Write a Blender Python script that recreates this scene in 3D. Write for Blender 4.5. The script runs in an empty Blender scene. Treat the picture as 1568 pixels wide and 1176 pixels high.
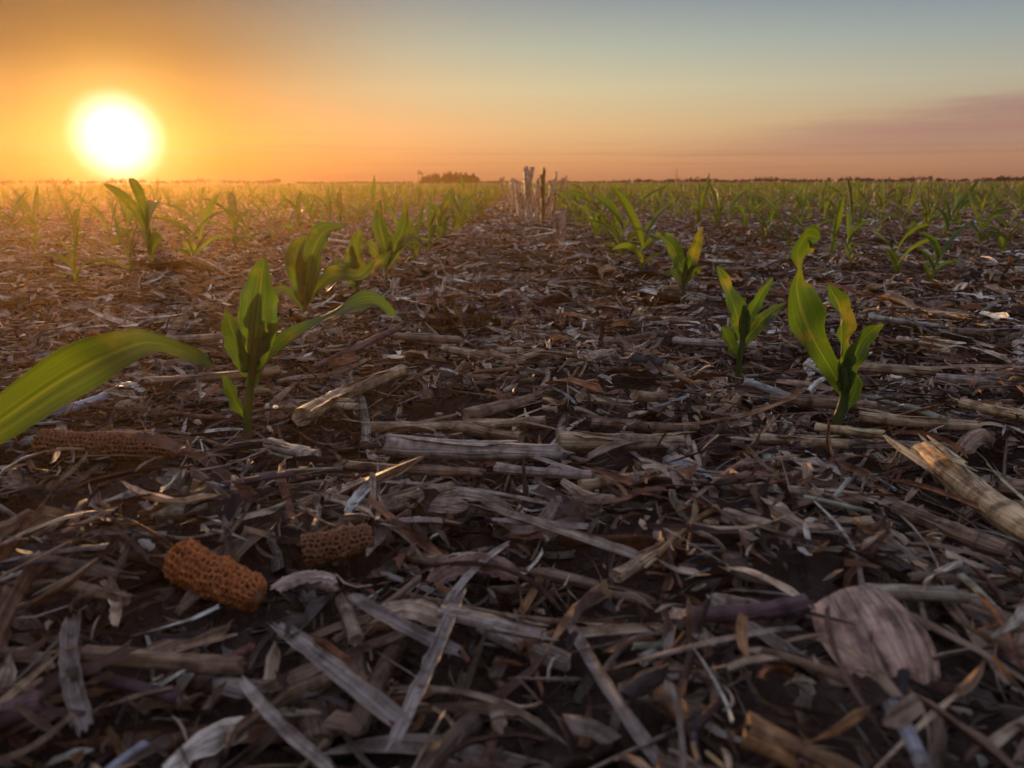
import bpy, math, numpy as np, mathutils
rng=np.random.default_rng(7)
R=math.radians
scene=bpy.context.scene
scene.view_settings.view_transform='Standard'
try: scene.view_settings.look='None'
except Exception: pass
scene.view_settings.exposure=0

# ------------------------------------------------------------------ terrain height
_w=[(rng.uniform(0,6.283),rng.uniform(0.07,0.5),rng.uniform(0,6.283)) for _ in range(16)]
def H(x,y):
    x=np.asarray(x,float);y=np.asarray(y,float)
    h=np.zeros(np.broadcast(x,y).shape)
    for a,l,p in _w:
        k=6.283/l
        h=h+0.0080*l/0.5*np.sin(k*(x*math.cos(a)+y*math.sin(a))+p+0.8*np.sin(3*x+2*y+p))
    r=np.sqrt(x*x+y*y)
    return h*np.clip(1.3-r/40,0,1)-0.024

# ------------------------------------------------------------------ node helpers
class NT:
    def __init__(s,tree): s.t=tree; s.n=tree.nodes; s.l=tree.links
    def new(s,typ,**kw):
        n=s.n.new(typ)
        for k,v in kw.items(): setattr(n,k,v)
        return n
    def link(s,a,b): s.l.new(a,b)
    def put(s,sock,v):
        if isinstance(v,bpy.types.NodeSocket): s.l.new(v,sock)
        else: sock.default_value=v
    def math(s,op,a,b=None,c=None,clamp=False):
        n=s.new('ShaderNodeMath',operation=op); n.use_clamp=clamp
        s.put(n.inputs[0],a)
        if b is not None: s.put(n.inputs[1],b)
        if c is not None: s.put(n.inputs[2],c)
        return n.outputs[0]
    def mix(s,f,a,b,bt='MIX'):
        n=s.new('ShaderNodeMix',data_type='RGBA',blend_type=bt)
        s.put(n.inputs[0],f); s.put(n.inputs[6],a); s.put(n.inputs[7],b)
        return n.outputs[2]
    def sstep(s,v,a,b):
        n=s.new('ShaderNodeMapRange',interpolation_type='SMOOTHSTEP')
        s.put(n.inputs[0],v); n.inputs[1].default_value=a; n.inputs[2].default_value=b
        return n.outputs[0]
    def ramp(s,f,stops):
        n=s.new('ShaderNodeValToRGB'); cr=n.color_ramp
        while len(cr.elements)<len(stops): cr.elements.new(0.5)
        for e,(p,c) in zip(cr.elements,stops):
            e.position=p; e.color=tuple(c)+((1,) if len(c)==3 else ())
        s.put(n.inputs[0],f); return n.outputs[0]
    def noise(s,vec,scale,detail=4,rough=0.55):
        n=s.new('ShaderNodeTexNoise'); 
        if vec is not None: s.link(vec,n.inputs['Vector'])
        n.inputs['Scale'].default_value=scale; n.inputs['Detail'].default_value=detail; n.inputs['Roughness'].default_value=rough
        return n.outputs[0]
def newmat(name):
    m=bpy.data.materials.new(name); m.use_nodes=True; m.node_tree.nodes.clear()
    t=NT(m.node_tree); out=t.new('ShaderNodeOutputMaterial'); return m,t,out
C=lambda r,g,b:(r,g,b,1)

def mat_residue(name):
    m,t,out=newmat(name)
    col=t.new('ShaderNodeAttribute',attribute_name='Col').outputs['Color']
    fib=t.new('ShaderNodeAttribute',attribute_name='fib').outputs['Vector']
    mp=t.new('ShaderNodeMapping'); t.link(fib,mp.inputs['Vector']); mp.inputs['Scale'].default_value=(6,22,60)
    n1=t.noise(mp.outputs[0],1.0,4,0.66)
    geo=t.new('ShaderNodeNewGeometry')
    n2=t.noise(geo.outputs['Position'],75,3,0.65)
    f1=t.ramp(n1,[(0.32,(0.27,0.22,0.18)),(0.50,(0.95,0.93,0.90)),(0.68,(1.65,1.57,1.45))])
    f2=t.ramp(n2,[(0.36,(0.40,0.30,0.23)),(0.56,(1.12,1.08,1.03))])
    c=t.mix(1.0,col,f1,'MULTIPLY'); c=t.mix(0.85,c,f2,'MULTIPLY')
    b=t.new('ShaderNodeBump'); b.inputs['Strength'].default_value=0.9; b.inputs['Distance'].default_value=0.0012
    t.link(n1,b.inputs['Height'])
    p=t.new('ShaderNodeBsdfPrincipled'); t.link(c,p.inputs['Base Color'])
    t.link(t.ramp(n2,[(0.3,(.75,)*3),(0.7,(.42,)*3)]),p.inputs['Roughness'])
    p.inputs['Specular IOR Level'].default_value=0.35
    t.link(b.outputs[0],p.inputs['Normal']); t.link(p.outputs[0],out.inputs[0])
    return m
def mat_leaf(name):
    m,t,out=newmat(name)
    col=t.new('ShaderNodeAttribute',attribute_name='Col').outputs['Color']
    fib=t.new('ShaderNodeAttribute',attribute_name='fib').outputs['Vector']
    sp=t.new('ShaderNodeSeparateXYZ'); t.link(fib,sp.inputs[0])
    mp=t.new('ShaderNodeMapping'); t.link(fib,mp.inputs['Vector']); mp.inputs['Scale'].default_value=(9,6,40)
    n1=t.noise(mp.outputs[0],1.0,2,0.5)
    au=t.math('ABSOLUTE',sp.outputs[0])
    rib=t.sstep(au,0.11,0.03)
    c=t.mix(1.0,col,t.ramp(n1,[(0.3,(0.60,0.65,0.6)),(0.7,(1.3,1.22,1.2))]),'MULTIPLY')
    c=t.mix(t.math('MULTIPLY',rib,0.35),c,C(0.13,0.19,0.05))
    geo=t.new('ShaderNodeNewGeometry'); n2=t.noise(geo.outputs['Position'],28,4,.6)
    c=t.mix(t.math('MULTIPLY',t.sstep(n2,0.52,0.72),.75),c,C(0.16,0.155,0.035))
    p=t.new('ShaderNodeBsdfPrincipled'); t.link(c,p.inputs['Base Color']); p.inputs['Roughness'].default_value=0.5
    b=t.new('ShaderNodeBump'); b.inputs['Strength'].default_value=0.6; b.inputs['Distance'].default_value=0.0010
    t.link(n1,b.inputs['Height']); t.link(b.outputs[0],p.inputs['Normal'])
    tr=t.new('ShaderNodeBsdfTranslucent'); t.link(t.mix(1.0,c,C(3.0,2.35,0.75),'MULTIPLY'),tr.inputs['Color'])
    mx=t.new('ShaderNodeMixShader'); mx.inputs[0].default_value=0.46
    t.link(p.outputs[0],mx.inputs[1]); t.link(tr.outputs[0],mx.inputs[2]); t.link(mx.outputs[0],out.inputs[0])
    return m
def mat_soil():
    m,t,out=newmat('soil')
    geo=t.new('ShaderNodeNewGeometry'); P=geo.outputs['Position']
    n1=t.noise(P,14,5,0.65); n2=t.noise(P,120,4,0.7)
    ln=t.new('ShaderNodeVectorMath',operation='LENGTH'); t.link(P,ln.inputs[0]); d=ln.outputs['Value']
    c=t.ramp(n1,[(0.3,(0.035,0.020,0.013)),(0.6,(0.085,0.048,0.030)),(0.8,(0.14,0.085,0.055))])
    c=t.mix(t.sstep(n2,0.5,0.75),c,C(0.15,0.095,0.06))
    n3=t.noise(P,2.2,5,0.7)
    far=t.ramp(n3,[(0.35,(0.15,0.10,0.065)),(0.5,(0.23,0.165,0.105)),(0.65,(0.07,0.10,0.03))])
    c=t.mix(t.sstep(d,10,35),c,far)
    c=t.mix(t.sstep(d,30,120),c,C(0.045,0.070,0.022))
    b=t.new('ShaderNodeBump'); b.inputs['Strength'].default_value=0.8; b.inputs['Distance'].default_value=0.006
    t.link(n2,b.inputs['Height'])
    p=t.new('ShaderNodeBsdfPrincipled'); t.link(c,p.inputs['Base Color']); p.inputs['Roughness'].default_value=0.95
    p.inputs['Specular IOR Level'].default_value=0.1
    t.link(b.outputs[0],p.inputs['Normal']); t.link(p.outputs[0],out.inputs[0]); return m
def mat_plain(name,rough=0.8):
    m,t,out=newmat(name)
    col=t.new('ShaderNodeAttribute',attribute_name='Col').outputs['Color']
    geo=t.new('ShaderNodeNewGeometry'); n=t.noise(geo.outputs['Position'],300,3)
    c=t.mix(0.7,col,t.ramp(n,[(0.3,(0.5,0.5,0.5)),(0.7,(1.3,1.3,1.3))]),'MULTIPLY')
    p=t.new('ShaderNodeBsdfPrincipled'); t.link(c,p.inputs['Base Color']); p.inputs['Roughness'].default_value=rough
    t.link(p.outputs[0],out.inputs[0]); return m

M_RES=mat_residue('dry_corn_leaf'); M_STALK=M_RES; M_LEAF=mat_leaf('green_corn_leaf')
M_SOIL=mat_soil(); M_COB=mat_plain('corn_cob_chaff'); M_TREE=mat_plain('distant_foliage')

# ------------------------------------------------------------------ mesh batches
class Batch:
    def __init__(s): s.v=[];s.c=[];s.f=[];s.q=[];s.t=[];s.n=0
    def add(s,v,c,f,q=None,t=None):
        v=np.asarray(v).reshape(-1,3); 
        s.v.append(v); s.c.append(np.asarray(c).reshape(-1,3)); s.f.append(np.asarray(f).reshape(-1,3))
        if q is not None: s.q.append(np.asarray(q).reshape(-1,4)+s.n)
        if t is not None: s.t.append(np.asarray(t).reshape(-1,3)+s.n)
        s.n+=len(v)
    def build(s,name,mat,smooth=True,origin=None):
        v=np.concatenate(s.v); c=np.concatenate(s.c); f=np.concatenate(s.f)
        if origin is not None: v=v-np.array(origin)
        q=np.concatenate(s.q) if s.q else np.zeros((0,4),int); t=np.concatenate(s.t) if s.t else np.zeros((0,3),int)
        me=bpy.data.meshes.new(name); me.vertices.add(len(v)); me.vertices.foreach_set('co',v.astype(np.float32).ravel())
        nl=len(q)*4+len(t)*3; me.loops.add(nl); me.polygons.add(len(q)+len(t))
        me.loops.foreach_set('vertex_index',np.concatenate([q.ravel(),t.ravel()]).astype(np.int32))
        st=np.concatenate([np.arange(len(q))*4,len(q)*4+np.arange(len(t))*3]).astype(np.int32)
        me.polygons.foreach_set('loop_start',st)
        me.polygons.foreach_set('use_smooth',np.full(len(st),smooth))
        a=me.attributes.new('Col','FLOAT_COLOR','POINT'); a.data.foreach_set('color',np.concatenate([c,np.ones((len(c),1))],1).astype(np.float32).ravel())
        a=me.attributes.new('fib','FLOAT_VECTOR','POINT'); a.data.foreach_set('vector',f.astype(np.float32).ravel())
        me.update(calc_edges=True); me.validate()
        me.materials.append(mat)
        o=bpy.data.objects.new(name,me); scene.collection.objects.link(o)
        if origin is not None: o.location=origin
        return o

def frames(p0,az,pit0,pit1,L,S,azb,center):
    N=len(az); tm=(np.arange(S)+0.5)/S
    pit=pit0[:,None]+(pit1-pit0)[:,None]*tm; a=az[:,None]+azb[:,None]*(tm-0.5)
    d=np.stack([np.cos(pit)*np.cos(a),np.cos(pit)*np.sin(a),np.sin(pit)],-1)
    seg=d*(L[:,None,None]/S)
    pts=np.concatenate([np.zeros((N,1,3)),np.cumsum(seg,1)],1)
    if center: pts-=pts.mean(1,keepdims=True)
    pts+=p0[:,None,:]
    T=np.concatenate([d[:,:1],(d[:,1:]+d[:,:-1])/2,d[:,-1:]],1); T/=np.linalg.norm(T,axis=-1,keepdims=True)
    aa=np.concatenate([a[:,:1],(a[:,1:]+a[:,:-1])/2,a[:,-1:]],1)
    side=np.stack([-np.sin(aa),np.cos(aa),np.zeros_like(aa)],-1)
    side-=T*(side*T).sum(-1,keepdims=True); side/=np.linalg.norm(side,axis=-1,keepdims=True)
    nor=np.cross(T,side); return pts,T,side,nor
def gridfaces(N,S1,K,closed=False):
    i=np.arange(S1-1)[:,None]; kk=np.arange(K if closed else K-1)[None,:]; k2=(kk+1)%K
    q=np.stack([i*K+kk,i*K+k2,(i+1)*K+k2,(i+1)*K+kk],-1).reshape(-1,4)
    return (q[None]+(np.arange(N)*S1*K)[:,None,None]).reshape(-1,4)
def ribbons(B,p0,az,pit0,pit1,L,W,S,K,col,cup=0.0,roll=None,twist=None,azb=None,prof=None,center=True,ruffle=0.0,rag=0.0):
    N=len(az); z=np.zeros(N)
    roll=z if roll is None else roll; twist=z if twist is None else twist; azb=z if azb is None else azb
    pts,T,side,nor=frames(p0,az,pit0,pit1,L,S,azb,center)
    t=np.linspace(0,1,S+1); rr=roll[:,None]+twist[:,None]*t
    s2=side*np.cos(rr)[...,None]+nor*np.sin(rr)[...,None]; n2=-side*np.sin(rr)[...,None]+nor*np.cos(rr)[...,None]
    pf=np.ones(S+1) if prof is None else np.clip(prof(t),.02,1.5)
    if pf.ndim==1: pf=np.broadcast_to(pf,(N,S+1))
    w=W[:,None]*pf
    u=np.linspace(-1,1,K); cup=np.broadcast_to(np.asarray(cup,float),(N,))
    v=pts[:,:,None,:]+s2[:,:,None,:]*(w[:,:,None]*u)[...,None]+n2[:,:,None,:]*(cup[:,None,None]*w[:,:,None]*(u*u))[...,None]
    if ruffle: v=v+n2[:,:,None,:]*(rng.normal(0,ruffle,(N,S+1,K))*w[:,:,None])[...,None]
    if rag:
        for e in (0,-1): v[:,e]+=T[:,e,None,:]*(rng.normal(0,rag,(N,K,1))*L[:,None,None])
    rid=rng.random(N)
    f=np.zeros((N,S+1,K,3)); f[...,0]=u; f[...,1]=(t[None,:]*L[:,None])[:,:,None]; f[...,2]=rid[:,None,None]*9
    f[...,1]+= rid[:,None,None]*3
    c=np.broadcast_to(col[:,None,None,:],v.shape)
    B.add(v,c,f,gridfaces(N,S+1,K))
def tubes(B,p0,az,pit0,pit1,L,W,S,K,col,azb=None,node=0.12,center=True,flat=0.0,nodes=2,pith=(0.50,0.38,0.23),rag=0.0):
    N=len(az); azb=np.zeros(N) if azb is None else azb
    pts,T,side,nor=frames(p0,az,pit0,pit1,L,S,azb,center)
    t=np.linspace(0,1,S+1); ph=rng.random(N)
    x=(t[None,:]*nodes+ph[:,None])%1.0; bump=np.exp(-((x-0.5)/0.05)**2)
    rad=W[:,None]*(1+node*bump-0.05*np.sin(x*6.28))*(1-0.12*t)
    th=np.arange(K)/K*6.283
    lump=1+.05*np.sin(2*th[None,None,:]+t[None,:,None]*5+ph[:,None,None]*9)+.03*np.sin(5*th[None,None,:]+ph[:,None,None]*20)
    cs=np.cos(th);sn=np.sin(th)*(1-flat)
    v=pts[:,:,None,:]+side[:,:,None,:]*(rad[:,:,None]*cs*lump)[...,None]+nor[:,:,None,:]*(rad[:,:,None]*sn*lump)[...,None]
    if rag>0:
        v[:,-1]+=T[:,-1,None,:]*rng.uniform(-rag,rag*0.6,(N,K,1))*L[:,None,None]
        v[:,0]+=T[:,0,None,:]*rng.uniform(-rag,rag,(N,K,1))*0.4*L[:,None,None]
    rid=rng.random(N)
    f=np.zeros((N,S+1,K,3)); f[...,0]=th/6.283*6; f[...,1]=(t[None,:]*L[:,None])[:,:,None]+rid[:,None,None]*3; f[...,2]=rid[:,None,None]*9
    c=np.broadcast_to(col[:,None,None,:],v.shape)*(1-0.5*np.minimum(bump,1)[:,:,None,None])
    B.add(v,c,f,gridfaces(N,S+1,K,True))
    for e,sg in ((0,1),(S,-1)):
        ring=v[:,e]; cen=pts[:,e]+T[:,e]*sg*(W*0.35)[:,None]
        vv=np.concatenate([ring,cen[:,None]],1); cc=np.concatenate([np.broadcast_to(col[:,None,:],ring.shape)*1.1,np.broadcast_to(np.array(pith),(N,1,3))],1)
        ff=np.zeros_like(vv); ff[...,2]=rid[:,None]*9; ff[:,:,0]=rng.random((N,K+1))
        k=np.arange(K); tri=np.stack([k,(k+1)%K,np.full(K,K)],-1)
        B.add(vv,cc,ff,t=(tri[None]+(np.arange(N)*(K+1))[:,None,None]).reshape(-1,3))

PAL=np.array([(.46,.30,.165),(.38,.285,.20),(.14,.070,.038),(.33,.14,.055),(.72,.53,.32),(.88,.75,.56),(.24,.15,.085),(.54,.40,.255),(.065,.040,.027),(.47,.24,.09)])
PW=np.array([.15,.11,.14,.12,.13,.075,.125,.10,.075,.04]);PW/=PW.sum()
def cols(n,bias=1.0):
    c=PAL[rng.choice(len(PAL),n,p=PW)]*rng.uniform(.75,1.25,(n,1))*bias
    return np.clip(c,0.01,0.88)

# ------------------------------------------------------------------ ground sheet
def ground():
    rr=np.concatenate([[0.0],np.geomspace(0.05,5000,210)]); A=600
    th=np.arange(A)/A*6.283185
    x=rr[:,None]*np.cos(th);y=rr[:,None]*np.sin(th); z=H(x,y)+0.0
    z+= (np.random.default_rng(3).normal(0,0.0016,z.shape))*(rr[:,None]<3)*(rr[:,None]>0)
    v=np.stack([x,y,z],-1)
    B=Batch(); B.add(v,np.full(v.shape,.1),np.zeros(v.shape),gridfaces(1,len(rr),A,True)); return B.build('ground',M_SOIL)
ground()

# ------------------------------------------------------------------ hero residue pieces (first: the carpet leaves them uncovered)
HS=[]
def stalk(a,b,d,col,bend=0.0,flat=.15,lift=.026,name='corn_stalk_piece',nodes=2,split=False,z1=None):
    a=np.array(a,float);b=np.array(b,float); dv=b-a; L=np.hypot(*dv); m=(a+b)/2; HS.append((a,b,d/2+.005))
    lift=max(lift,.018+d*.45)
    za=-.024+lift; zb=(-.024+lift) if z1 is None else z1
    pit=math.atan2(zb-za,L); Bh=Batch()
    p=np.array([[m[0],m[1],(za+zb)/2]])
    tubes(Bh,p,np.array([math.atan2(dv[1],dv[0])]),np.array([pit-.03]),np.array([pit+.03]),np.array([L]),np.array([d/2]),40,20,np.array([col],float),azb=np.array([bend]),flat=flat,nodes=nodes,rag=.03)
    n=12 if split else 5
    ribbons(Bh,p+np.stack([rng.normal(0,d*.3,n),rng.normal(0,d*.3,n),rng.uniform(.1*d,d*(.65 if split else .5),n)],-1)+np.array([[dv[0]*.25,dv[1]*.25,0]])*rng.uniform(-1.5,1.5,(n,1)),
          math.atan2(dv[1],dv[0])+rng.normal(0,.12,n),rng.normal(.03,.08,n),rng.normal(-.02,.1,n),rng.uniform(.25,.7,n)*L,rng.uniform(.06,.22,n)*d,8,3,np.clip(np.array([col])*rng.uniform(.6,1.5,(n,1)),0,.85),cup=-.5,roll=rng.normal(0,.5,n),ruffle=.1,rag=.04,prof=lambda t:1-.7*np.abs(2*t-1)**5)
    return Bh.build(name,M_STALK,origin=(m[0],m[1],(za+zb)/2))
T1=(.56,.38,.20);T2=(.52,.41,.30);T3=(.80,.55,.27);T4=(.38,.235,.125)
stalk((-.108,.578),(.030,.560),.019,T2,.05)
stalk((.028,.592),(.132,.588),.017,T1,-.08,nodes=2)
stalk((-.203,.655),(-.139,.835),.018,T1,-.35,nodes=3)
stalk((.055,.715),(.17,.66),.013,T1,.1)
stalk((-.13,.625),(.02,.645),.010,T1,.1)
stalk((-.05,.66),(.03,.74),.013,T4,.2)
stalk((.127,.497),(.222,.474),.013,T1,.06)
stalk((.308,.560),(.300,.410),.022,T3,.1,split=True)
stalk((.11,.845),(.18,.78),.017,T1,.25,nodes=3)
stalk((-.292,.418),(-.262,.485),.0075,T2,.0)
stalk((.094,.345),(.146,.335),.012,T2,.0,flat=.5)
stalk((-.195,.298),(-.122,.290),.009,T4,.05)
stalk((.415,.705),(.46,.645),.011,T3,.1)
stalk((.49,.99),(.53,.93),.020,(.88,.66,.40),.1,split=True)
stalk((.56,1.18),(.665,1.165),.014,T3,.05)
stalk((-.19,.70),(-.155,.69),.013,(.88,.66,.36),.0,flat=.5,split=True)
stalk((.10,.70),(.15,.70),.012,(.85,.48,.2),0,flat=.4)
stalk((-.205,.585),(-.16,.555),.011,(.66,.53,.38),.1)
stalk((.02,.86),(.12,.82),.012,T2,.1)
stalk((.04,.495),(.12,.53),.010,T1,.1)
stalk((-.40,.78),(-.27,.83),.012,T4,.1)
stalk((.24,.72),(.33,.69),.012,T4,.1)
stalk((.19,.60),(.26,.585),.010,T1,.1); stalk((-.02,.53),(.05,.515),.009,T2,.2)
stalk((.33,.50),(.40,.47),.014,T4,.1); stalk((.02,1.02),(.14,1.0),.014,T1,.1); stalk((-.22,1.05),(-.08,1.0),.013,T4,.1)
stalk((.24,.46),(.275,.40),.013,T4,.2,nodes=3); stalk((.21,.345),(.25,.31),.012,T4,.2); stalk((.17,.43),(.215,.44),.009,T1,.1)
stalk((.0,.60),(-.06,.63),.011,T4,.1); stalk((.30,.66),(.39,.63),.012,T1,.1); stalk((-.06,.80),(.03,.78),.012,T4,.1)
stalk((-.13,.535),(-.03,.52),.008,T4,.1); stalk((.06,.64),(.15,.625),.010,T4,.1); stalk((-.04,.335),(.01,.315),.009,T2,.1,flat=.4)
stalk((.05,.37),(.085,.41),.009,T1,.1,flat=.3); stalk((-.24,.36),(-.20,.345),.008,T4,.1); stalk((.25,.63),(.30,.61),.009,T3,.1)
stalk((.36,.86),(.46,.83),.014,T1,.1); stalk((-.04,.90),(-.10,.95),.013,T1,.1); stalk((.20,1.0),(.30,.97),.013,T2,.1); stalk((-.5,1.0),(-.38,1.04),.014,T1,.1)
stalk((.44,.80),(.56,.76),.012,T2,.1); stalk((-.03,1.15),(.08,1.2),.015,T2,.1); stalk((.12,1.12),(.26,1.16),.014,T4,.1)

def strip(a,b,w,col,bend=0.,cup=.35,lift=.026,name='corn_leaf_strip',tw=.2,roll=0.,S=20,K=9,prof=None,arch=.05,rf=.04,z=None,tilt=0.,ex=.003):
    a=np.array(a,float);b=np.array(b,float); dv=b-a;L=np.hypot(*dv);m=(a+b)/2; HS.append((a,b,w/2+ex))
    z=-.024+lift if z is None else z; Bh=Batch()
    if abs(arch)>.7: L*=1.3
    ribbons(Bh,np.array([[m[0],m[1],z]]),np.array([math.atan2(dv[1],dv[0])]),np.array([arch+tilt]),np.array([-arch+tilt]),np.array([L]),np.array([w/2]),S,K,np.array([col],float),cup=cup,twist=np.array([tw]),roll=np.array([roll]),azb=np.array([bend]),
       prof=prof or (lambda t:(1-.35*np.abs(2*t-1.05)**8)*(1+rng.normal(0,.07,len(t)))),ruffle=rf,rag=0 if prof else .035)
    return Bh.build(name,M_RES,origin=(m[0],m[1],z))
G1=(.42,.34,.26)
strip((-.118,.322),(-.048,.254),.009,G1,.1,cup=.7); strip((-.03,.362),(-.046,.245),.007,(.46,.38,.30),-.1,cup=.8)
strip((-.035,.465),(.07,.385),.008,(.42,.32,.22),.15,cup=.8); strip((-.02,.44),(.04,.43),.007,(.5,.4,.3),.3)
strip((-.12,.51),(.02,.47),.004,T2,-.3); strip((.0,.56),(.055,.51),.006,(.5,.39,.28),.2)
strip((-.01,.41),(-.04,.34),.005,(.48,.4,.31),.3); strip((.10,.33),(.135,.27),.008,(.42,.34,.25),.1,cup=.8)
strip((-.09,.35),(-.03,.30),.008,(.3,.23,.18),.3)
strip((-.22,.33),(-.17,.25),.008,(.32,.25,.19),.3,cup=.9); strip((-.12,.28),(-.07,.23),.005,(.5,.4,.3),.3)
strip((.05,.56),(.115,.60),.011,(.38,.25,.15),.6,arch=.5); strip((.20,.58),(.21,.53),.007,(.7,.56,.40),.2)
strip((.12,.455),(.115,.425),.008,(.6,.4,.2),1.6,tw=.8,arch=.9); strip((.02,.33),(.05,.23),.006,(.4,.32,.25),.2)
strip((.24,.35),(.28,.27),.011,(.40,.26,.14),.8,tw=.6,arch=.8); strip((.19,.42),(.23,.35),.007,(.28,.2,.14),-.3,arch=.6)
for (x,y,l,a_,w_,c_) in [(.27,.37,.06,.4,.02,(.34,.2,.11)),(.23,.40,.05,2.2,.016,(.42,.29,.17)),(.33,.42,.07,1.0,.02,(.32,.22,.14)),(.18,.50,.05,.8,.014,(.46,.22,.1)),(.15,.53,.05,-.5,.014,(.5,.25,.12)),(-.05,.385,.045,.2,.016,(.42,.25,.16)),(.07,.72,.06,.3,.02,(.46,.24,.11)),(.22,.80,.06,1.9,.018,(.42,.21,.1)),(.36,.60,.05,.6,.016,(.4,.25,.14)),(-.01,.48,.05,2.9,.012,(.44,.33,.22)),(.08,.40,.045,1.2,.012,(.4,.2,.1)),(.20,.70,.05,1.2,.014,(.5,.25,.11)),(-.135,.37,.035,.3,.013,(.6,.42,.30)),
  (.215,.30,.045,.9,.022,(.40,.24,.14)),(.205,.262,.045,.2,.022,(.34,.19,.11)),(.24,.32,.05,2.0,.02,(.5,.34,.2)),(.19,.235,.04,.5,.02,(.36,.22,.13)),(.27,.30,.05,1.4,.024,(.44,.28,.16)),(.30,.36,.05,.2,.022,(.5,.36,.22))]:
    strip((x,y),(x+l*math.cos(a_),y+l*math.sin(a_)),w_,c_,rng.uniform(-.9,.9),cup=rng.uniform(-1.1,-.5),name='corn_husk',arch=rng.uniform(.5,1.2),tw=rng.uniform(-.7,.7),roll=rng.uniform(-.5,.5),rf=.05,lift=.024,K=13,S=24)
for k in range(44):
    x=rng.uniform(-.4,.45);y=rng.uniform(.24,.8);a_=rng.uniform(0,6.28);l=rng.uniform(.03,.08)
    if math.hypot(x-.155,y-.29)<.06 or math.hypot(x+.16,y-.38)<.06: continue
    strip((x,y),(x+l*math.cos(a_),y+l*math.sin(a_)),rng.uniform(.002,.007),tuple(cols(1,1.1)[0]),rng.uniform(-.9,.9),tw=rng.uniform(-1,1),roll=rng.uniform(-.5,.5),arch=rng.uniform(-.1,.5),cup=rng.uniform(.3,1.1))
hp=lambda t:np.sqrt(np.clip(1-(np.clip(t-.25,0,1)/.78)**2.2,0.0,1))*(.88+.12*np.clip(t/.25,0,1))
strip((.152,.318),(.160,.262),.050,(.58,.37,.24),.0,cup=-.50,name='corn_husk',tw=.05,S=24,K=25,prof=hp,arch=.40,rf=.006,z=.018,tilt=-.5,ex=.006)
strip((.04,.955),(.11,.90),.040,(.6,.46,.33),.1,cup=-.35,name='corn_husk',S=16,K=13,prof=hp,arch=.3,rf=.02)
strip((.13,.87),(.16,.84),.035,(.32,.17,.1),.1,cup=-.6,name='corn_husk',S=16,K=13,prof=hp,arch=.5,rf=.03)
strip((-.06,.475),(-.035,.465),.020,(.36,.24,.16),.1,cup=-.5,name='corn_husk',S=16,K=13,prof=hp,arch=.4,rf=.02)

# ------------------------------------------------------------------ corn cobs
def cob(c,az,L,d,pit=0.,z=0.,col=(.30,.11,.035)):
    HS.append((np.array(c)-np.array([math.cos(az),math.sin(az)])*L/2-np.array([0,.025]),np.array(c)+np.array([math.cos(az),math.sin(az)])*L/2-np.array([0,.025]),d/2+.010))
    HS.append((np.array(c)-np.array([math.cos(az),math.sin(az)])*L/2,np.array(c)+np.array([math.cos(az),math.sin(az)])*L/2,d/2+.004))
    S=170;K=128; t=np.linspace(0,1,S+1); th=np.arange(K)/K*6.283185
    rows=16; nk=L/.0036
    r2=np.random.default_rng(int(L*1e4))
    wob=.25*np.sin(t*9+1)+.15*np.sin(t*23)
    row=(th/6.283185*rows)[None,:]+wob[:,None]
    ri=np.floor(row).astype(int)%rows
    X=(t[:,None]*nk+0.5*(ri%2)+.3*r2.random(rows+1)[ri]+.15*np.sin(row*2.1+t[:,None]*30)); 
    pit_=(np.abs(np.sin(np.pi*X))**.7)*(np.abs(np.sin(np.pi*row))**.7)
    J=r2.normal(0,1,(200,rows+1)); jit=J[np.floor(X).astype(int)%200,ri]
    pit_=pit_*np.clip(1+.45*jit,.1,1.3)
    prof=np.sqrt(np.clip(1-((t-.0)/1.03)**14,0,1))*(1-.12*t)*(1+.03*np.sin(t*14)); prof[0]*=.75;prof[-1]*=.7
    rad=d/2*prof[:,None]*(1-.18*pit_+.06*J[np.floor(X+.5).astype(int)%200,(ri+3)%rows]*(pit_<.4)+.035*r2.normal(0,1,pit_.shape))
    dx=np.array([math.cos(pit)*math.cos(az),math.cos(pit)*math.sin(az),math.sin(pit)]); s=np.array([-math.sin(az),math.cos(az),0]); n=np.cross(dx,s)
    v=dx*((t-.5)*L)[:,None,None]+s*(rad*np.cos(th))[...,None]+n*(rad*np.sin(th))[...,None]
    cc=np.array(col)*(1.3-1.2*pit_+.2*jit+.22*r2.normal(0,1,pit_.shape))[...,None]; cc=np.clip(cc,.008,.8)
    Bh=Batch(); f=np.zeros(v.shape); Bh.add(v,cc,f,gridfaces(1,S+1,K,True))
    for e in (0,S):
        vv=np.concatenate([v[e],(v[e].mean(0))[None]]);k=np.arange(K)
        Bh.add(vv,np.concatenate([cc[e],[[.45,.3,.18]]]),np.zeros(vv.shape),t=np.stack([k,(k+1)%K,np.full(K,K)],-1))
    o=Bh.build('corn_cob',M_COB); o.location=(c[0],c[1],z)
cob((-.168,.380),-.45,.060,.024,-.12,-.005,(.66,.18,.03))
cob((-.335,.582),-.10,.115,.024,0.,.000,(.34,.12,.035))
cob((-.110,.418),.30,.042,.019,.1,-.003,(.36,.14,.045))
cob((-.335,.425),.1,.05,.024,.0,-.005,(.42,.13,.035))

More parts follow.
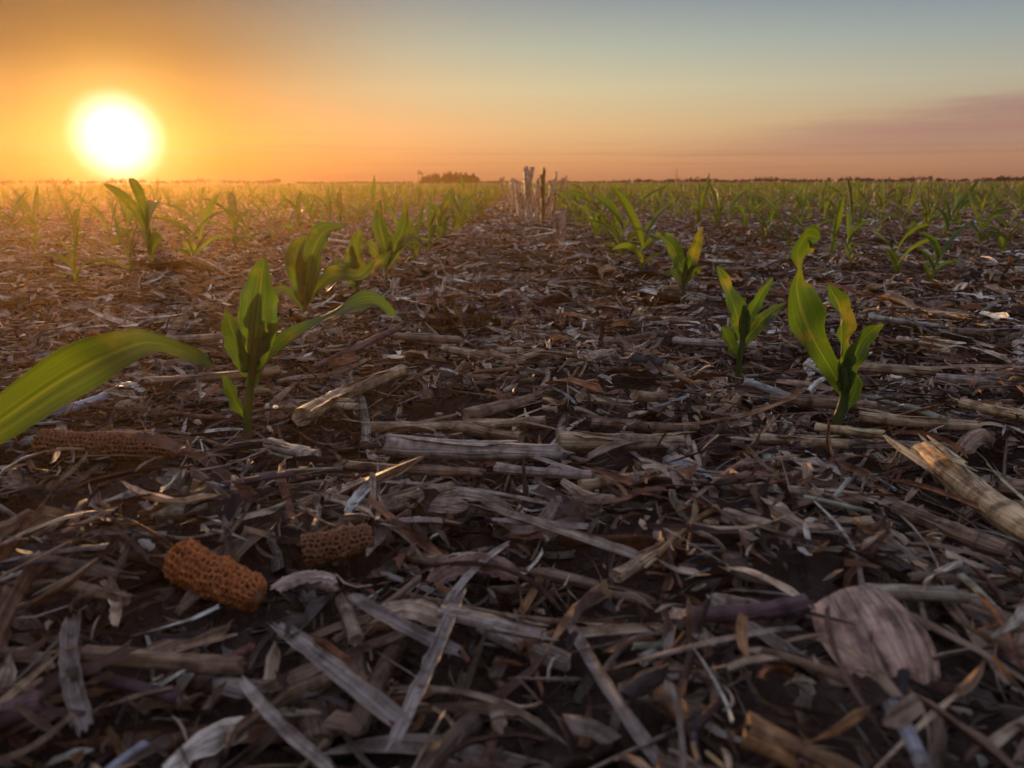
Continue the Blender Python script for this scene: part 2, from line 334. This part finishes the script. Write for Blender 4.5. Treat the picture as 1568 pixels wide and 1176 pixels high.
# ------------------------------------------------------------------ crop residue carpet
def bare(x,y):
    p=np.array([-.33,.44]);q=np.array([-.17,.60]);d=q-p
    t=np.clip(((x-p[0])*d[0]+(y-p[1])*d[1])/(d@d),0,1); dist=np.hypot(x-p[0]-t*d[0],y-p[1]-t*d[1])
    k=(dist<0.050+0.02*np.sin(x*60)*np.cos(y*50))
    k|=(np.hypot((x+.08)/1.5,y-.74)<0.035)
    n=np.sin(x*23+2*np.sin(y*17))*np.sin(y*19+2*np.sin(x*13+1))
    k|=(n>.92)&(np.hypot(x,y)>.3)
    return k
def nearhero(x,y):
    k=np.zeros(len(x),bool)
    for a,b,r in HS:
        d=b-a;t=np.clip(((x-a[0])*d[0]+(y-a[1])*d[1])/(d@d),0,1)
        k|=np.hypot(x-a[0]-t*d[0],y-a[1]-t*d[1])<r
    return k
def scatter(B,n,xs,ys,S,K,Lm,Wm,zmax,bias=1.0,hero=False,wcap=4.,upf=.09,upw=.0022):
    x=xs(n);y=ys(n)
    keep=~(bare(x,y)&(rng.random(n)<0.88)); x=x[keep];y=y[keep];n=len(x)
    L=np.clip(rng.lognormal(math.log(Lm),0.6,n),Lm*.3,Lm*3.5)
    W=np.clip(rng.lognormal(math.log(Wm),0.6,n),Wm*.25,Wm*wcap)
    W=np.minimum(W,L*0.22)
    g=H(x,y); z=g+0.003+zmax*rng.random(n)**1.1
    up=rng.random(n)<upf
    if hero:
        nh=nearhero(x,y)&(rng.random(n)<.94); z[nh]=g[nh]+.001; up&=~nh; L[nh]*=.5
    p=np.stack([x,y,z],-1)
    pit=rng.normal(0,R(9),n)+np.where(up,rng.uniform(R(15),R(65),n),0)
    L=np.where(up,np.minimum(L*.7,.055),L); W=np.where(up,np.minimum(W,upw),W)
    dp=rng.normal(0,R(22),n)*np.minimum(1,.06/L)
    prof=lambda t:np.clip(1-0.6*np.abs(2*t[None,:]-1+rng.uniform(-.3,.3,(n,1)))**rng.uniform(3,14,(n,1)),.12,1)*(1+rng.normal(0,.16,(n,len(t))))
    c=cols(n,bias)
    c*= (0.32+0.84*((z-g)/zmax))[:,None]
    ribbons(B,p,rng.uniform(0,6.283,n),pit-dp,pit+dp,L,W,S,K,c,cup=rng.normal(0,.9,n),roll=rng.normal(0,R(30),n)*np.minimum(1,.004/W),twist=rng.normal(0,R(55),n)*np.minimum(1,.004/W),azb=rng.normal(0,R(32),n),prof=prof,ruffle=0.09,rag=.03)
B=Batch()
U=lambda n:rng.uniform(-1,1,n); V=lambda n:rng.uniform(-.15,1.15,n)
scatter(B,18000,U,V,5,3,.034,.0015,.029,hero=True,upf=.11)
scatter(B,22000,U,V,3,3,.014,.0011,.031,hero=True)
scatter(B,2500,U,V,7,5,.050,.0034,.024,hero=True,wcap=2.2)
_=[]
def band(y0,y1):
    def g(n):
        _.clear(); y=rng.uniform(y0,y1,n); _.append(y); return rng.uniform(-1,1,n)*(.8*y+.7)
    return g,(lambda n:_[0])
a,b=band(1.1,3.2)
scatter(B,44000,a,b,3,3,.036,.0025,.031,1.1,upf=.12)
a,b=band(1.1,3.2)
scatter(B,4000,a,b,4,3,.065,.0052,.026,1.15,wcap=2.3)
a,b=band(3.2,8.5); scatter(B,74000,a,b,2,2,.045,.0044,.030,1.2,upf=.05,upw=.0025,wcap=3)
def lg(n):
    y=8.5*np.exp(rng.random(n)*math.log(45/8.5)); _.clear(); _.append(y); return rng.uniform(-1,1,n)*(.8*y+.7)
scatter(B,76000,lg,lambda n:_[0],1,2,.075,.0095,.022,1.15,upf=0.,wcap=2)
B.build('crop_residue',M_RES)
B=Batch()
def frag(n,y0,y1,K,S,Lm=.06,hero=False,w0=.0022,w1=.0075,cm=.52):
    y=rng.uniform(y0,y1,n); x=rng.uniform(-1,1,n)*(.8*y+.7)
    k=~bare(x,y); 
    if hero: k&=~nearhero(x,y)
    x=x[k];y=y[k];n=len(x)
    W=w0+(w1-w0)*rng.random(n)**1.6; L=np.clip(rng.lognormal(math.log(Lm),.5,n),.02,.25)
    p=np.stack([x,y,H(x,y)+.012+rng.random(n)*.016],-1); d=rng.normal(0,R(7),n)
    tubes(B,p,rng.uniform(0,6.283,n),d,d+rng.normal(0,R(9),n),L,W,S,K,np.clip(cols(n,1.08),.07,cm),azb=rng.normal(0,R(14),n),flat=0.25,rag=.03)
frag(640,.15,1.3,10,14,.050,True,.0018,.0072); frag(1100,.15,1.3,7,7,.035,True,.0008,.0022); frag(1900,1.3,4,8,8,.065,cm=.65); frag(3000,4,14,5,3,cm=.65)
B.build('corn_stalk_litter',M_STALK)

# ------------------------------------------------------------------ seedlings
GR=np.array([(.040,.096,.014),(.033,.086,.015),(.054,.108,.014),(.038,.098,.021)])
lp=lambda t:np.clip((0.45+0.55*np.sin(np.clip(t/.95,0,1)*math.pi*.9))*np.sqrt(np.clip(1-t**5,0,1)),0.02,1)
def crom(P,n):
    P=np.array(P,float); P=np.vstack([2*P[0]-P[1],P,2*P[-1]-P[-2]]); out=[]
    m=len(P)-3
    for s in np.linspace(0,m-1e-6,n):
        i=int(s);u=s-i;a,b,c,d=P[i:i+4]
        out.append(.5*((2*b)+(c-a)*u+(2*a-5*b+4*c-d)*u*u+(3*b-a-3*c+d)*u**3))
    return np.array(out)
def bladed(B,pts,w,face=(0,-1,.25),fold=.35,col=None,twist=0.,prof=lp,roll=0.):
    S=32;K=9;P=crom(pts,S+1);T=np.gradient(P,axis=0);T/=np.linalg.norm(T,axis=1,keepdims=True)
    f=np.array(face,float);side=np.cross(T,f);side/=np.linalg.norm(side,axis=1,keepdims=True);nor=np.cross(side,T)
    t=np.linspace(0,1,S+1);r=roll+twist*t+.3*np.sin(t*5+rng.random()*6)
    s2=side*np.cos(r)[:,None]+nor*np.sin(r)[:,None];n2=-side*np.sin(r)[:,None]+nor*np.cos(r)[:,None]
    ww=w/2*prof(t)*(1+.05*np.sin(t*17+rng.random()*6)+.03*np.sin(t*41));u=np.linspace(-1,1,K)
    wave=np.sin(t*19+rng.random()*6)[:,None]*(u*u*np.sign(u))*.24+np.sin(t*14+rng.random()*6)[:,None]*(u*u)*.18
    v=P[:,None]+s2[:,None]*(ww[:,None]*u)[...,None]+n2[:,None]*(ww[:,None]*(np.abs(u)*fold+wave))[...,None]
    c=np.broadcast_to(np.array(col if col is not None else GR[rng.integers(4)]),v.shape)
    fb=np.zeros(v.shape);fb[...,0]=u;fb[...,1]=(t*.15)[:,None];fb[...,2]=rng.random()*9
    B.add(v,c,fb,gridfaces(1,S+1,K))
def stem(B,pts,r,col=(.10,.16,.04)):
    S=12;K=10;P=crom(pts,S+1);T=np.gradient(P,axis=0);T/=np.linalg.norm(T,axis=1,keepdims=True)
    side=np.cross(T,np.array([0,-1,.1]));side/=np.linalg.norm(side,axis=1,keepdims=True);nor=np.cross(side,T)
    th=np.arange(K)/K*6.283;rr=r*np.linspace(1.0,.75,S+1)
    v=P[:,None]+side[:,None]*(rr[:,None]*np.cos(th))[...,None]+nor[:,None]*(rr[:,None]*np.sin(th))[...,None]
    fb=np.zeros(v.shape);fb[...,0]=.5;fb[...,1]=np.linspace(0,.1,S+1)[:,None]
    cc=np.array(col)*np.ones(v.shape); cc[:3]=(.20,.16,.10)
    B.add(v,cc,fb,gridfaces(1,S+1,K,True))
def hero(base,px,stempts,leaves,r=.0035,wf=1.1,vs=.92):
    B=Batch()
    cv=lambda q:(q[0]*px*.97,(q[2] if len(q)>2 else 0)*px,q[1]*px*vs)
    stem(B,[(0,0,-.03)]+[cv(q) for q in stempts],r)
    for L in leaves: 
        bladed(B,[cv(q) for q in L['p']],L['w']*px*wf,**{k:v for k,v in L.items() if k not in('p','w')})
    o=B.build('corn_seedling',M_LEAF);o.location=(base[0],base[1],-.001);return o
D=lambda p,w,**k:dict(p=p,w=w,**k)
hero((-.245,.649),.00059,[(0,0),(8,50),(18,100),(22,130)],[
 D([(14,85),(20,120),(32,180),(40,225),(48,268)],52,fold=.3,face=(.2,-1,.2)),
 D([(10,60),(30,90),(65,125),(120,165),(180,194),(215,196),(238,176)],36,fold=.3,face=(0,-.6,1)),
 D([(10,80),(0,120),(-8,150),(-16,185)],32,fold=.4),
 D([(0,10),(-14,35),(-22,60),(-30,82)],19,fold=.4),
 D([(14,90),(30,120),(52,150),(62,175,10)],26,fold=.4,face=(-.4,-1,.2)),
 D([(16,100),(20,140,10),(10,175,20),(24,215,25)],28,fold=.5,face=(.8,-1,.2))],.0042,1.08)
hero((-.33,1.144),.00099,[(0,0),(3,30),(5,60)],[
 D([(4,35),(8,70),(20,110),(40,140),(72,150)],34,face=(0,-1,.3)),
 D([(3,25),(20,50),(50,75),(90,75),(118,98)],23,face=(0,-.7,.8)),
 D([(3,30),(-5,70),(-8,110),(12,135)],25),
 D([(3,20),(-20,45,5),(-40,50,10),(-60,40,10)],18,face=(0,-.6,.8)),
 D([(4,40),(10,80,10),(4,110,25)],22,face=(1,-1,0))],.0042,vs=.98)
hero((-.292,1.345),.00115,[(0,0),(2,30),(2,55)],[
 D([(2,30),(6,60),(4,90),(12,112)],22),D([(2,28),(18,50),(38,62),(58,80)],19,face=(0,-.7,.7)),
 D([(0,25),(-14,50),(-26,60),(-42,55)],19,face=(0,-.7,.7)),D([(2,35),(-6,65),(-4,90)],19)],.004,vs=1)
hero((-.285,1.60),.00135,[(0,0),(2,30),(2,55)],[
 D([(2,30),(0,60),(-6,95),(-4,128)],21),D([(2,28),(16,55),(32,90),(38,125)],19),
 D([(0,25),(-14,50),(-26,60),(-42,55)],17,face=(0,-.7,.7)),D([(2,35),(22,55),(44,70),(60,62)],17,face=(0,-.7,.7))],.004,vs=1)
hero((.276,.649),.00059,[(0,0),(6,30),(8,60),(0,95)],[
 D([(2,60),(-20,95),(-48,140),(-68,180),(-80,222),(-78,250),(-84,275),(-72,300),(-52,296)],50,fold=.35,face=(.3,-1,.2),
   prof=lambda t:np.interp(t,[0,.15,.35,.50,.58,.63,.68,.76,.86,.95,1],[.35,.6,1,.8,.35,.13,.30,.72,.85,.5,.05])),
 D([(0,75),(-4,110),(-8,150),(-14,190),(-34,226)],40,fold=.5,face=(.5,-1,.1)),
 D([(6,55),(12,95),(20,125),(34,150),(54,164)],28,fold=.4,face=(.1,-1,.3)),
 D([(6,20),(14,45),(18,70),(10,92)],24,fold=.6),
 D([(4,50),(0,80),(8,110)],24,fold=.7)],.0046,1.03)
hero((.250,.868),.00076,[(0,0),(2,40),(3,70)],[
 D([(0,45),(-8,80),(-22,115),(-44,160)],28,face=(.2,-1,.2)),
 D([(2,55),(12,85),(24,112),(42,142)],17),
 D([(2,35),(16,55),(38,82),(66,102)],19,face=(0,-.8,.6)),
 D([(-2,15),(-14,35),(-24,55),(-30,65)],18),
 D([(2,45),(4,70),(0,100)],16,fold=.7)],.0038,vs=.95)
hero((.285,1.36),.00117,[(0,0),(0,30),(2,50)],[
 D([(0,25),(-10,60),(-22,85),(-40,98)],20,face=(.2,-1,.2)),
 D([(1,35),(8,60),(14,85),(22,112)],19),
 D([(0,20),(-14,40,8),(-30,42,16)],15,face=(0,-.7,.7)),
 D([(0,30),(14,50,-5),(22,45,-8)],14)],.0038,vs=1)
B=Batch()
stem(B,[(0,0,-.03),(.004,0,.03),(.006,0,.06)],.004)
bladed(B,[(.004,0,.030),(.035,-.005,.050),(.080,-.01,.076),(.125,-.01,.104),(.158,-.008,.120),(.176,-.006,.124),(.196,-.006,.117),(.208,-.006,.110)],.026,face=(-.1,-1,.35),fold=.25,
   prof=lambda t:np.interp(t,[0,.15,.45,.62,.74,.80,.88,1],[.4,.75,1,.8,.35,.28,.34,.03]))
bladed(B,[(.004,0,.04),(-.02,0,.09),(-.05,.01,.12),(-.09,.02,.10)],.026)
bladed(B,[(.004,0,.05),(.0,.01,.10),(-.02,.03,.15)],.026)
o=B.build('corn_seedling',M_LEAF);o.location=(-.375,.41,-.002)

def plants(B,x,y,S,K,nl,sc,stemseg=True,wm=1.0):
    n=len(x); z=H(x,y)+.014; plane=rng.uniform(0,6.283,n)
    pc=GR[rng.integers(0,4,n)]*rng.uniform(.75,1.3,(n,1))
    hs=rng.uniform(.7,1.15,n)*sc; lean=rng.normal(0,.06,(n,2))
    for i in range(nl):
        zi=(.018+.017*i)*hs; az=plane+math.pi*(i%2)+rng.normal(0,.35,n)
        L=(.070+.028*min(i,3)-.035*(i==nl-1)*(nl>3))*hs*rng.uniform(.75,1.25,n)
        p0=np.stack([x+lean[:,0]*zi,y+lean[:,1]*zi,z+zi],-1)
        p1=rng.uniform(R(55),R(80),n)+R(6)*(i==nl-1); p2=rng.uniform(R(-45),R(50),n)+R(30)*(i>=nl-2)
        ribbons(B,p0,az,p1,p2,L,rng.uniform(.0075,.0125,n)*hs*wm,S,K,pc*rng.uniform(.85,1.15,(n,1)),cup=.45,prof=lp,center=False,twist=rng.normal(0,.7,n),roll=rng.normal(0,.3,n),azb=rng.normal(0,.4,n),ruffle=.06 if S>4 else 0)
    if stemseg:
        ribbons(B,np.stack([x,y,z-.03],-1),plane,np.full(n,R(88)),np.full(n,R(86)),.10*hs,np.full(n,.0036)*wm,2,3,np.tile([[.09,.15,.04]],(n,1)),cup=-.6,center=False)
rows=[-.29+.57*k for k in range(-140,141)]
near=[];fx=[];fy=[]
for rx in rows:
    y=rng.uniform(.0,.2)
    if abs(rx+.29)<.01: y=1.82
    elif abs(rx-.28)<.01: y=1.85
    elif abs(rx-.85)<.01: y=1.58
    elif abs(rx+.86)<.01: y=1.48
    elif abs(rx-1.42)<.01 or abs(rx+1.43)<.01: y=2.1
    else: y=max(.3,abs(rx)/1.0)
    while y<46:
        xx=rx+rng.normal(0,.012)
        if abs(xx)<.85*y+1.2:
            if y<4.2: near.append((xx,y))
            elif rng.random()<min(1,30/y+.25): fx.append(xx);fy.append(y)
        y+=rng.uniform(.12,.22) if y<20 else rng.uniform(.16,.36)
SC=.95
for (x,y) in near:
    B=Batch(); plants(B,np.array([x]),np.array([y]),9,5,5,SC); B.build('corn_seedling',M_LEAF,origin=(x,y,float(H(x,y))))
fx=np.array(fx);fy=np.array(fy)
B=Batch(); m=fy<12
plants(B,fx[m],fy[m],5,3,5,SC); m=~m
plants(B,fx[m],fy[m],3,2,4,SC,False,1.15)
n=16000; y=46*np.exp(rng.random(n)*math.log(260/46)); k=np.round(rng.uniform(-1,1,n)*(.8*y+2)/.57); x=-.29+.57*k
plants(B,x,y,2,2,3,SC,False,2.0)
B.build('corn_seedling_rows',M_LEAF)

# ------------------------------------------------------------------ standing stubble
def stubble(x,y,h,d,lean=(0,0),col=(.34,.24,.15),name='corn_stubble'):
    B=Batch();g=float(H(x,y)); az=math.atan2(lean[1],lean[0]+1e-6); pl=R(90)-math.hypot(*lean)
    tubes(B,np.array([[0,0,-.02]]),np.array([az]),np.array([pl]),np.array([pl-.03]),np.array([h+.04]),np.array([d/2]),30,12,np.array([col],float),center=False,nodes=2.3,node=.2,rag=.09)
    n=6
    ribbons(B,np.stack([rng.normal(0,d*.25,n),rng.normal(0,d*.25,n),rng.uniform(.0,h*.75,n)],-1),rng.uniform(0,6.28,n),rng.uniform(R(70),R(88),n),rng.uniform(R(40),R(95),n),rng.uniform(.25,.55,n)*h,rng.uniform(.2,.45,n)*d,6,3,np.array([col])*rng.uniform(.7,1.4,(n,1)),cup=.7,center=False,twist=rng.normal(0,.6,n))
    B.build(name,M_STALK).location=(x,y,g)
P_=(.72,.53,.35)
for a in [(.12,2.5,.135,.014,(.06,0),P_),(.035,4.15,.27,.034,(-.04,0),P_),(.105,4.25,.285,.020,(.01,0),(.14,.08,.05)),(-.01,4.4,.21,.024,(-.1,.05),P_),(.075,4.6,.24,.024,(.03,0),P_),
 (.15,4.8,.21,.020,(.08,0),P_),(.18,5.0,.20,.018,(.1,0)),(-.06,5.9,.24,.026,(-.05,0),P_),(.0,6.0,.26,.024,(.02,0)),(.22,6.1,.23,.024,(.05,0),P_),
 (.30,7.5,.27,.028,(.03,0),P_),(.37,7.8,.24,.026,(.1,0)),(.44,8.0,.26,.026,(-.06,0),P_),(-.1,7.9,.26,.028,(.0,0),P_),(-.20,8.2,.27,.024,(-.1,0)),(-.15,8.6,.26,.026,(.06,0),P_),(.16,8.3,.25,.026,(0,0)),
 (.25,11,.27,.024,(.03,0)),(.6,11.5,.30,.024,(.08,0)),(-.3,12,.28,.024,(-.04,0)),(-4.4,7.4,.27,.02,(.45,0),(.15,.1,.07)),(-4.35,7.5,.25,.014,(-.5,0),(.15,.1,.07)),(1.75,9.,.38,.005,(-.02,0))]:
    stubble(*a)
B=Batch(); n=800; y=7*np.exp(rng.random(n)*math.log(60/7)); x=1.14*np.round(rng.uniform(-.75,1,n)*(.8*y+.7)/1.14)+rng.normal(0,.04,n)
k=(x>1.5)|(rng.random(n)<.35); x=x[k];y=y[k];n=len(x)
tubes(B,np.stack([x,y,H(x,y)-.02],-1),rng.uniform(0,6.28,n),rng.uniform(R(74),R(90),n),rng.uniform(R(74),R(90),n),rng.uniform(.14,.29,n),rng.uniform(.005,.011,n),5,6,cols(n,1.0),center=False,rag=.08)
B.build('corn_stubble_rows',M_STALK)

# ------------------------------------------------------------------ distant trees
def crowns(B,cx,cy,cz,rx,rz,nq,size):
    for i in range(len(cx)):
        m=nq; d=rng.normal(0,1,(m,3));d/=np.linalg.norm(d,axis=1,keepdims=True); rad=rng.random(m)**.45
        p=np.stack([cx[i]+d[:,0]*rad*rx[i]*rng.uniform(.7,1.2,m),cy[i]+d[:,1]*rad*rx[i],cz[i]+d[:,2]*rad*rz[i]*rng.uniform(.7,1.15,m)],-1)
        u=rng.normal(0,1,(m,3));w=rng.normal(0,1,(m,3)); u/=np.linalg.norm(u,axis=1,keepdims=True);w/=np.linalg.norm(w,axis=1,keepdims=True)
        s=size*rng.uniform(.5,1.3,(m,1))
        v=np.stack([p-u*s,p+w*s,p+u*s,p-w*s*.6],1)
        c=np.broadcast_to((np.array([.012,.014,.008])*rng.uniform(.5,1.5,(m,1)))[:,None,:],v.shape)
        B.add(v,c,np.zeros(v.shape),np.arange(m*4).reshape(-1,4))
def trunks(B,x,y,h,w):
    n=len(x); tubes(B,np.stack([x,y,np.full(n,-.1)],-1),rng.uniform(0,6.28,n),np.full(n,R(88)),rng.uniform(R(70),R(90),n),h,w,4,6,np.tile([[.04,.03,.02]],(n,1)),center=False,node=0)
B=Batch(); gx=-44;gy=480
n=34; tt=np.linspace(-1,1,n); x=gx+tt*16+rng.normal(0,.7,n); y=gy+rng.uniform(-6,6,n); hh=rng.uniform(4.6,7.6,n)*np.interp(tt,[-1,-.6,0,.8,1],[.7,.9,1,.95,.65])
trunks(B,x,y,hh*.7,np.full(n,.22)); crowns(B,x,y,hh*.55,rng.uniform(1.1,2.1,n),hh*.45,170,.5)
n=34; x=gx+rng.uniform(-16,16,n);trunks(B,x,x*0+gy+4,np.full(n,2.),np.full(n,.15)); crowns(B,x,x*0+gy+4,np.full(n,2.0),np.full(n,1.9),np.full(n,1.9),110,.55)
x=gx+np.array([-18.5,-17.0]);y=gy+np.zeros(2);trunks(B,x,y,np.array([6.,5.4]),np.full(2,.15)); crowns(B,x,y,np.array([6.4,5.6]),np.array([1.3,1.1]),np.array([1.2,1.0]),50,.35)
B.build('tree_grove',M_TREE)
B=Batch(); n=760; Dd=1300
ang=np.concatenate([rng.uniform(R(8),R(42),n//2),rng.uniform(R(-42),R(-17),n//4),rng.uniform(R(-16),R(8),n//4)])
n=len(ang)
hh=rng.uniform(3.5,9.0,n)*(.55+.45*np.sin(ang*37)**2); hh[-n//4:]*=.45; 
x=Dd*np.sin(ang);y=Dd*np.cos(ang)+rng.uniform(-20,20,n)
trunks(B,x,y,hh*.6,np.full(n,.3)); crowns(B,x,y,hh*.55,rng.uniform(2,7,n),hh*.45,36,1.3)
B.build('distant_tree_line',M_TREE)

# ------------------------------------------------------------------ sun + sky
AZ=R(-26.9); EL=R(2.9)
sd=(math.cos(EL)*math.sin(AZ),math.cos(EL)*math.cos(AZ),math.sin(EL))
l=bpy.data.lights.new('sun','SUN'); l.energy=5.0; l.angle=R(1.0); l.color=(1,.55,.22)
lo=bpy.data.objects.new('sun',l); scene.collection.objects.link(lo); lo.location=(-3,6,3)
lo.rotation_euler=mathutils.Vector(sd).to_track_quat('Z','Y').to_euler()

w=bpy.data.worlds.new('World'); scene.world=w; w.use_nodes=True; w.node_tree.nodes.clear()
t=NT(w.node_tree); out=t.new('ShaderNodeOutputWorld'); bg=t.new('ShaderNodeBackground')
tc=t.new('ShaderNodeTexCoord'); G=tc.outputs['Generated']
sp=t.new('ShaderNodeSeparateXYZ'); t.link(G,sp.inputs[0]); X,Y,Z=sp.outputs
dot=t.new('ShaderNodeVectorMath',operation='DOT_PRODUCT'); t.link(G,dot.inputs[0]); dot.inputs[1].default_value=sd
ang=t.math('MULTIPLY',t.math('ARCCOSINE',t.math('MINIMUM',dot.outputs['Value'],.999999)),57.2958)
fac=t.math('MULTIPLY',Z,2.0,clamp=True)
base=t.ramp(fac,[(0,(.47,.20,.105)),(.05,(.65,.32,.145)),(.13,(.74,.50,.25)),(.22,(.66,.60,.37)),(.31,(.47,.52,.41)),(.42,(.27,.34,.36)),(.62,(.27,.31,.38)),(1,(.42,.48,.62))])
away=t.sstep(ang,18,75)
base=t.mix(away,base,t.mix(1.0,base,C(.60,.62,.82),'MULTIPLY'))
lowm=t.sstep(Z,.5,.25)
wn=t.math('EXPONENT',t.math('MULTIPLY',ang,-1/12.0))
wn=t.math('MULTIPLY',wn,1.3,clamp=True)
base=t.mix(wn,base,t.mix(1.0,base,C(.74,.29,.05),'MULTIPLY'))
lf=t.math('MULTIPLY',t.math('MULTIPLY',t.sstep(X,-.10,-.55),lowm),t.sstep(Z,.05,.16))
base=t.mix(lf,base,t.mix(1.0,base,C(.30,.27,.27),'MULTIPLY'))
mp=t.new('ShaderNodeMapping'); t.link(G,mp.inputs['Vector']); mp.inputs['Scale'].default_value=(3,3,38)
cn=t.noise(mp.outputs[0],1.0,5,0.6)
zc=t.math('ADD',t.math('MULTIPLY_ADD',X,0.062,.040),t.math('MULTIPLY',t.math('SUBTRACT',cn,.5),.055))
dz=t.math('SUBTRACT',Z,zc)
up=t.sstep(dz,.018,-.008); dn=t.sstep(dz,-.06,-.008)
xm=t.sstep(X,.10,.50)
cm=t.math('MULTIPLY',t.math('MULTIPLY',up,dn),t.math('MULTIPLY',xm,t.math('MULTIPLY_ADD',cn,.7,.30)))
base=t.mix(cm,base,C(.34,.17,.165))
mp2=t.new('ShaderNodeMapping'); t.link(G,mp2.inputs['Vector']); mp2.inputs['Scale'].default_value=(2,2,120)
sn=t.noise(mp2.outputs[0],1.0,3,0.5)
sm=t.math('MULTIPLY',t.sstep(sn,.50,.66),t.math('MULTIPLY',t.sstep(Z,.075,.03),.38))
base=t.mix(sm,base,C(.38,.14,.09))
g1=t.math('EXPONENT',t.math('MULTIPLY',t.math('POWER',t.math('DIVIDE',ang,3.6),2.0),-1.0))
g2=t.math('EXPONENT',t.math('MULTIPLY',ang,-1/4.0))
core=t.sstep(ang,3.3,0.0)
def addc(a,f,c):
    return t.mix(1.0,a,t.mix(f,C(0,0,0),C(*c)),'ADD')
s=addc(base,g2,(.30,.14,.0)); s=addc(s,g1,(.5,.48,.22)); s=addc(s,core,(1.6,1.6,1.5))
sky=t.new('ShaderNodeTexSky',sky_type='NISHITA'); sky.sun_disc=False; sky.sun_elevation=EL; sky.sun_rotation=AZ; sky.dust_density=2.0
nz=t.mix(1.0,sky.outputs[0],C(.004,.004,.004),'MULTIPLY')
s=t.mix(1.0,s,nz,'ADD')
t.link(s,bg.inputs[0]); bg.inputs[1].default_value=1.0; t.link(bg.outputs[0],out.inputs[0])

# ------------------------------------------------------------------ added scatter volume: imitates lens glare veil and haze on the sun side
m,tt_,mo=newmat('glare_haze')
vs=tt_.new('ShaderNodeVolumeScatter'); vs.inputs['Color'].default_value=(1,.60,.22,1); vs.inputs['Density'].default_value=.0145; vs.inputs['Anisotropy'].default_value=.72
tt_.link(vs.outputs[0],mo.inputs['Volume'])
x0,x1,y0,y1,z0,z1=-22,22,-3,8,-.3,.65
me=bpy.data.meshes.new('glare_haze_box')
me.from_pydata([(x,y,z) for x in (x0,x1) for y in (y0,y1) for z in (z0,z1)],[],[(0,1,3,2),(4,6,7,5),(0,4,5,1),(2,3,7,6),(0,2,6,4),(1,5,7,3)])
me.materials.append(m); o=bpy.data.objects.new('glare_haze_box',me); scene.collection.objects.link(o)

# ------------------------------------------------------------------ camera
cam=bpy.data.cameras.new('camera'); co=bpy.data.objects.new('camera',cam); scene.collection.objects.link(co); scene.camera=co
cam.lens=27; cam.sensor_width=36; cam.clip_start=.01; cam.clip_end=12000
co.location=(0,0,.205); co.rotation_euler=(R(90-14.68),R(0.15),R(.78))
cam.dof.use_dof=True; cam.dof.focus_distance=.85; cam.dof.aperture_fstop=11
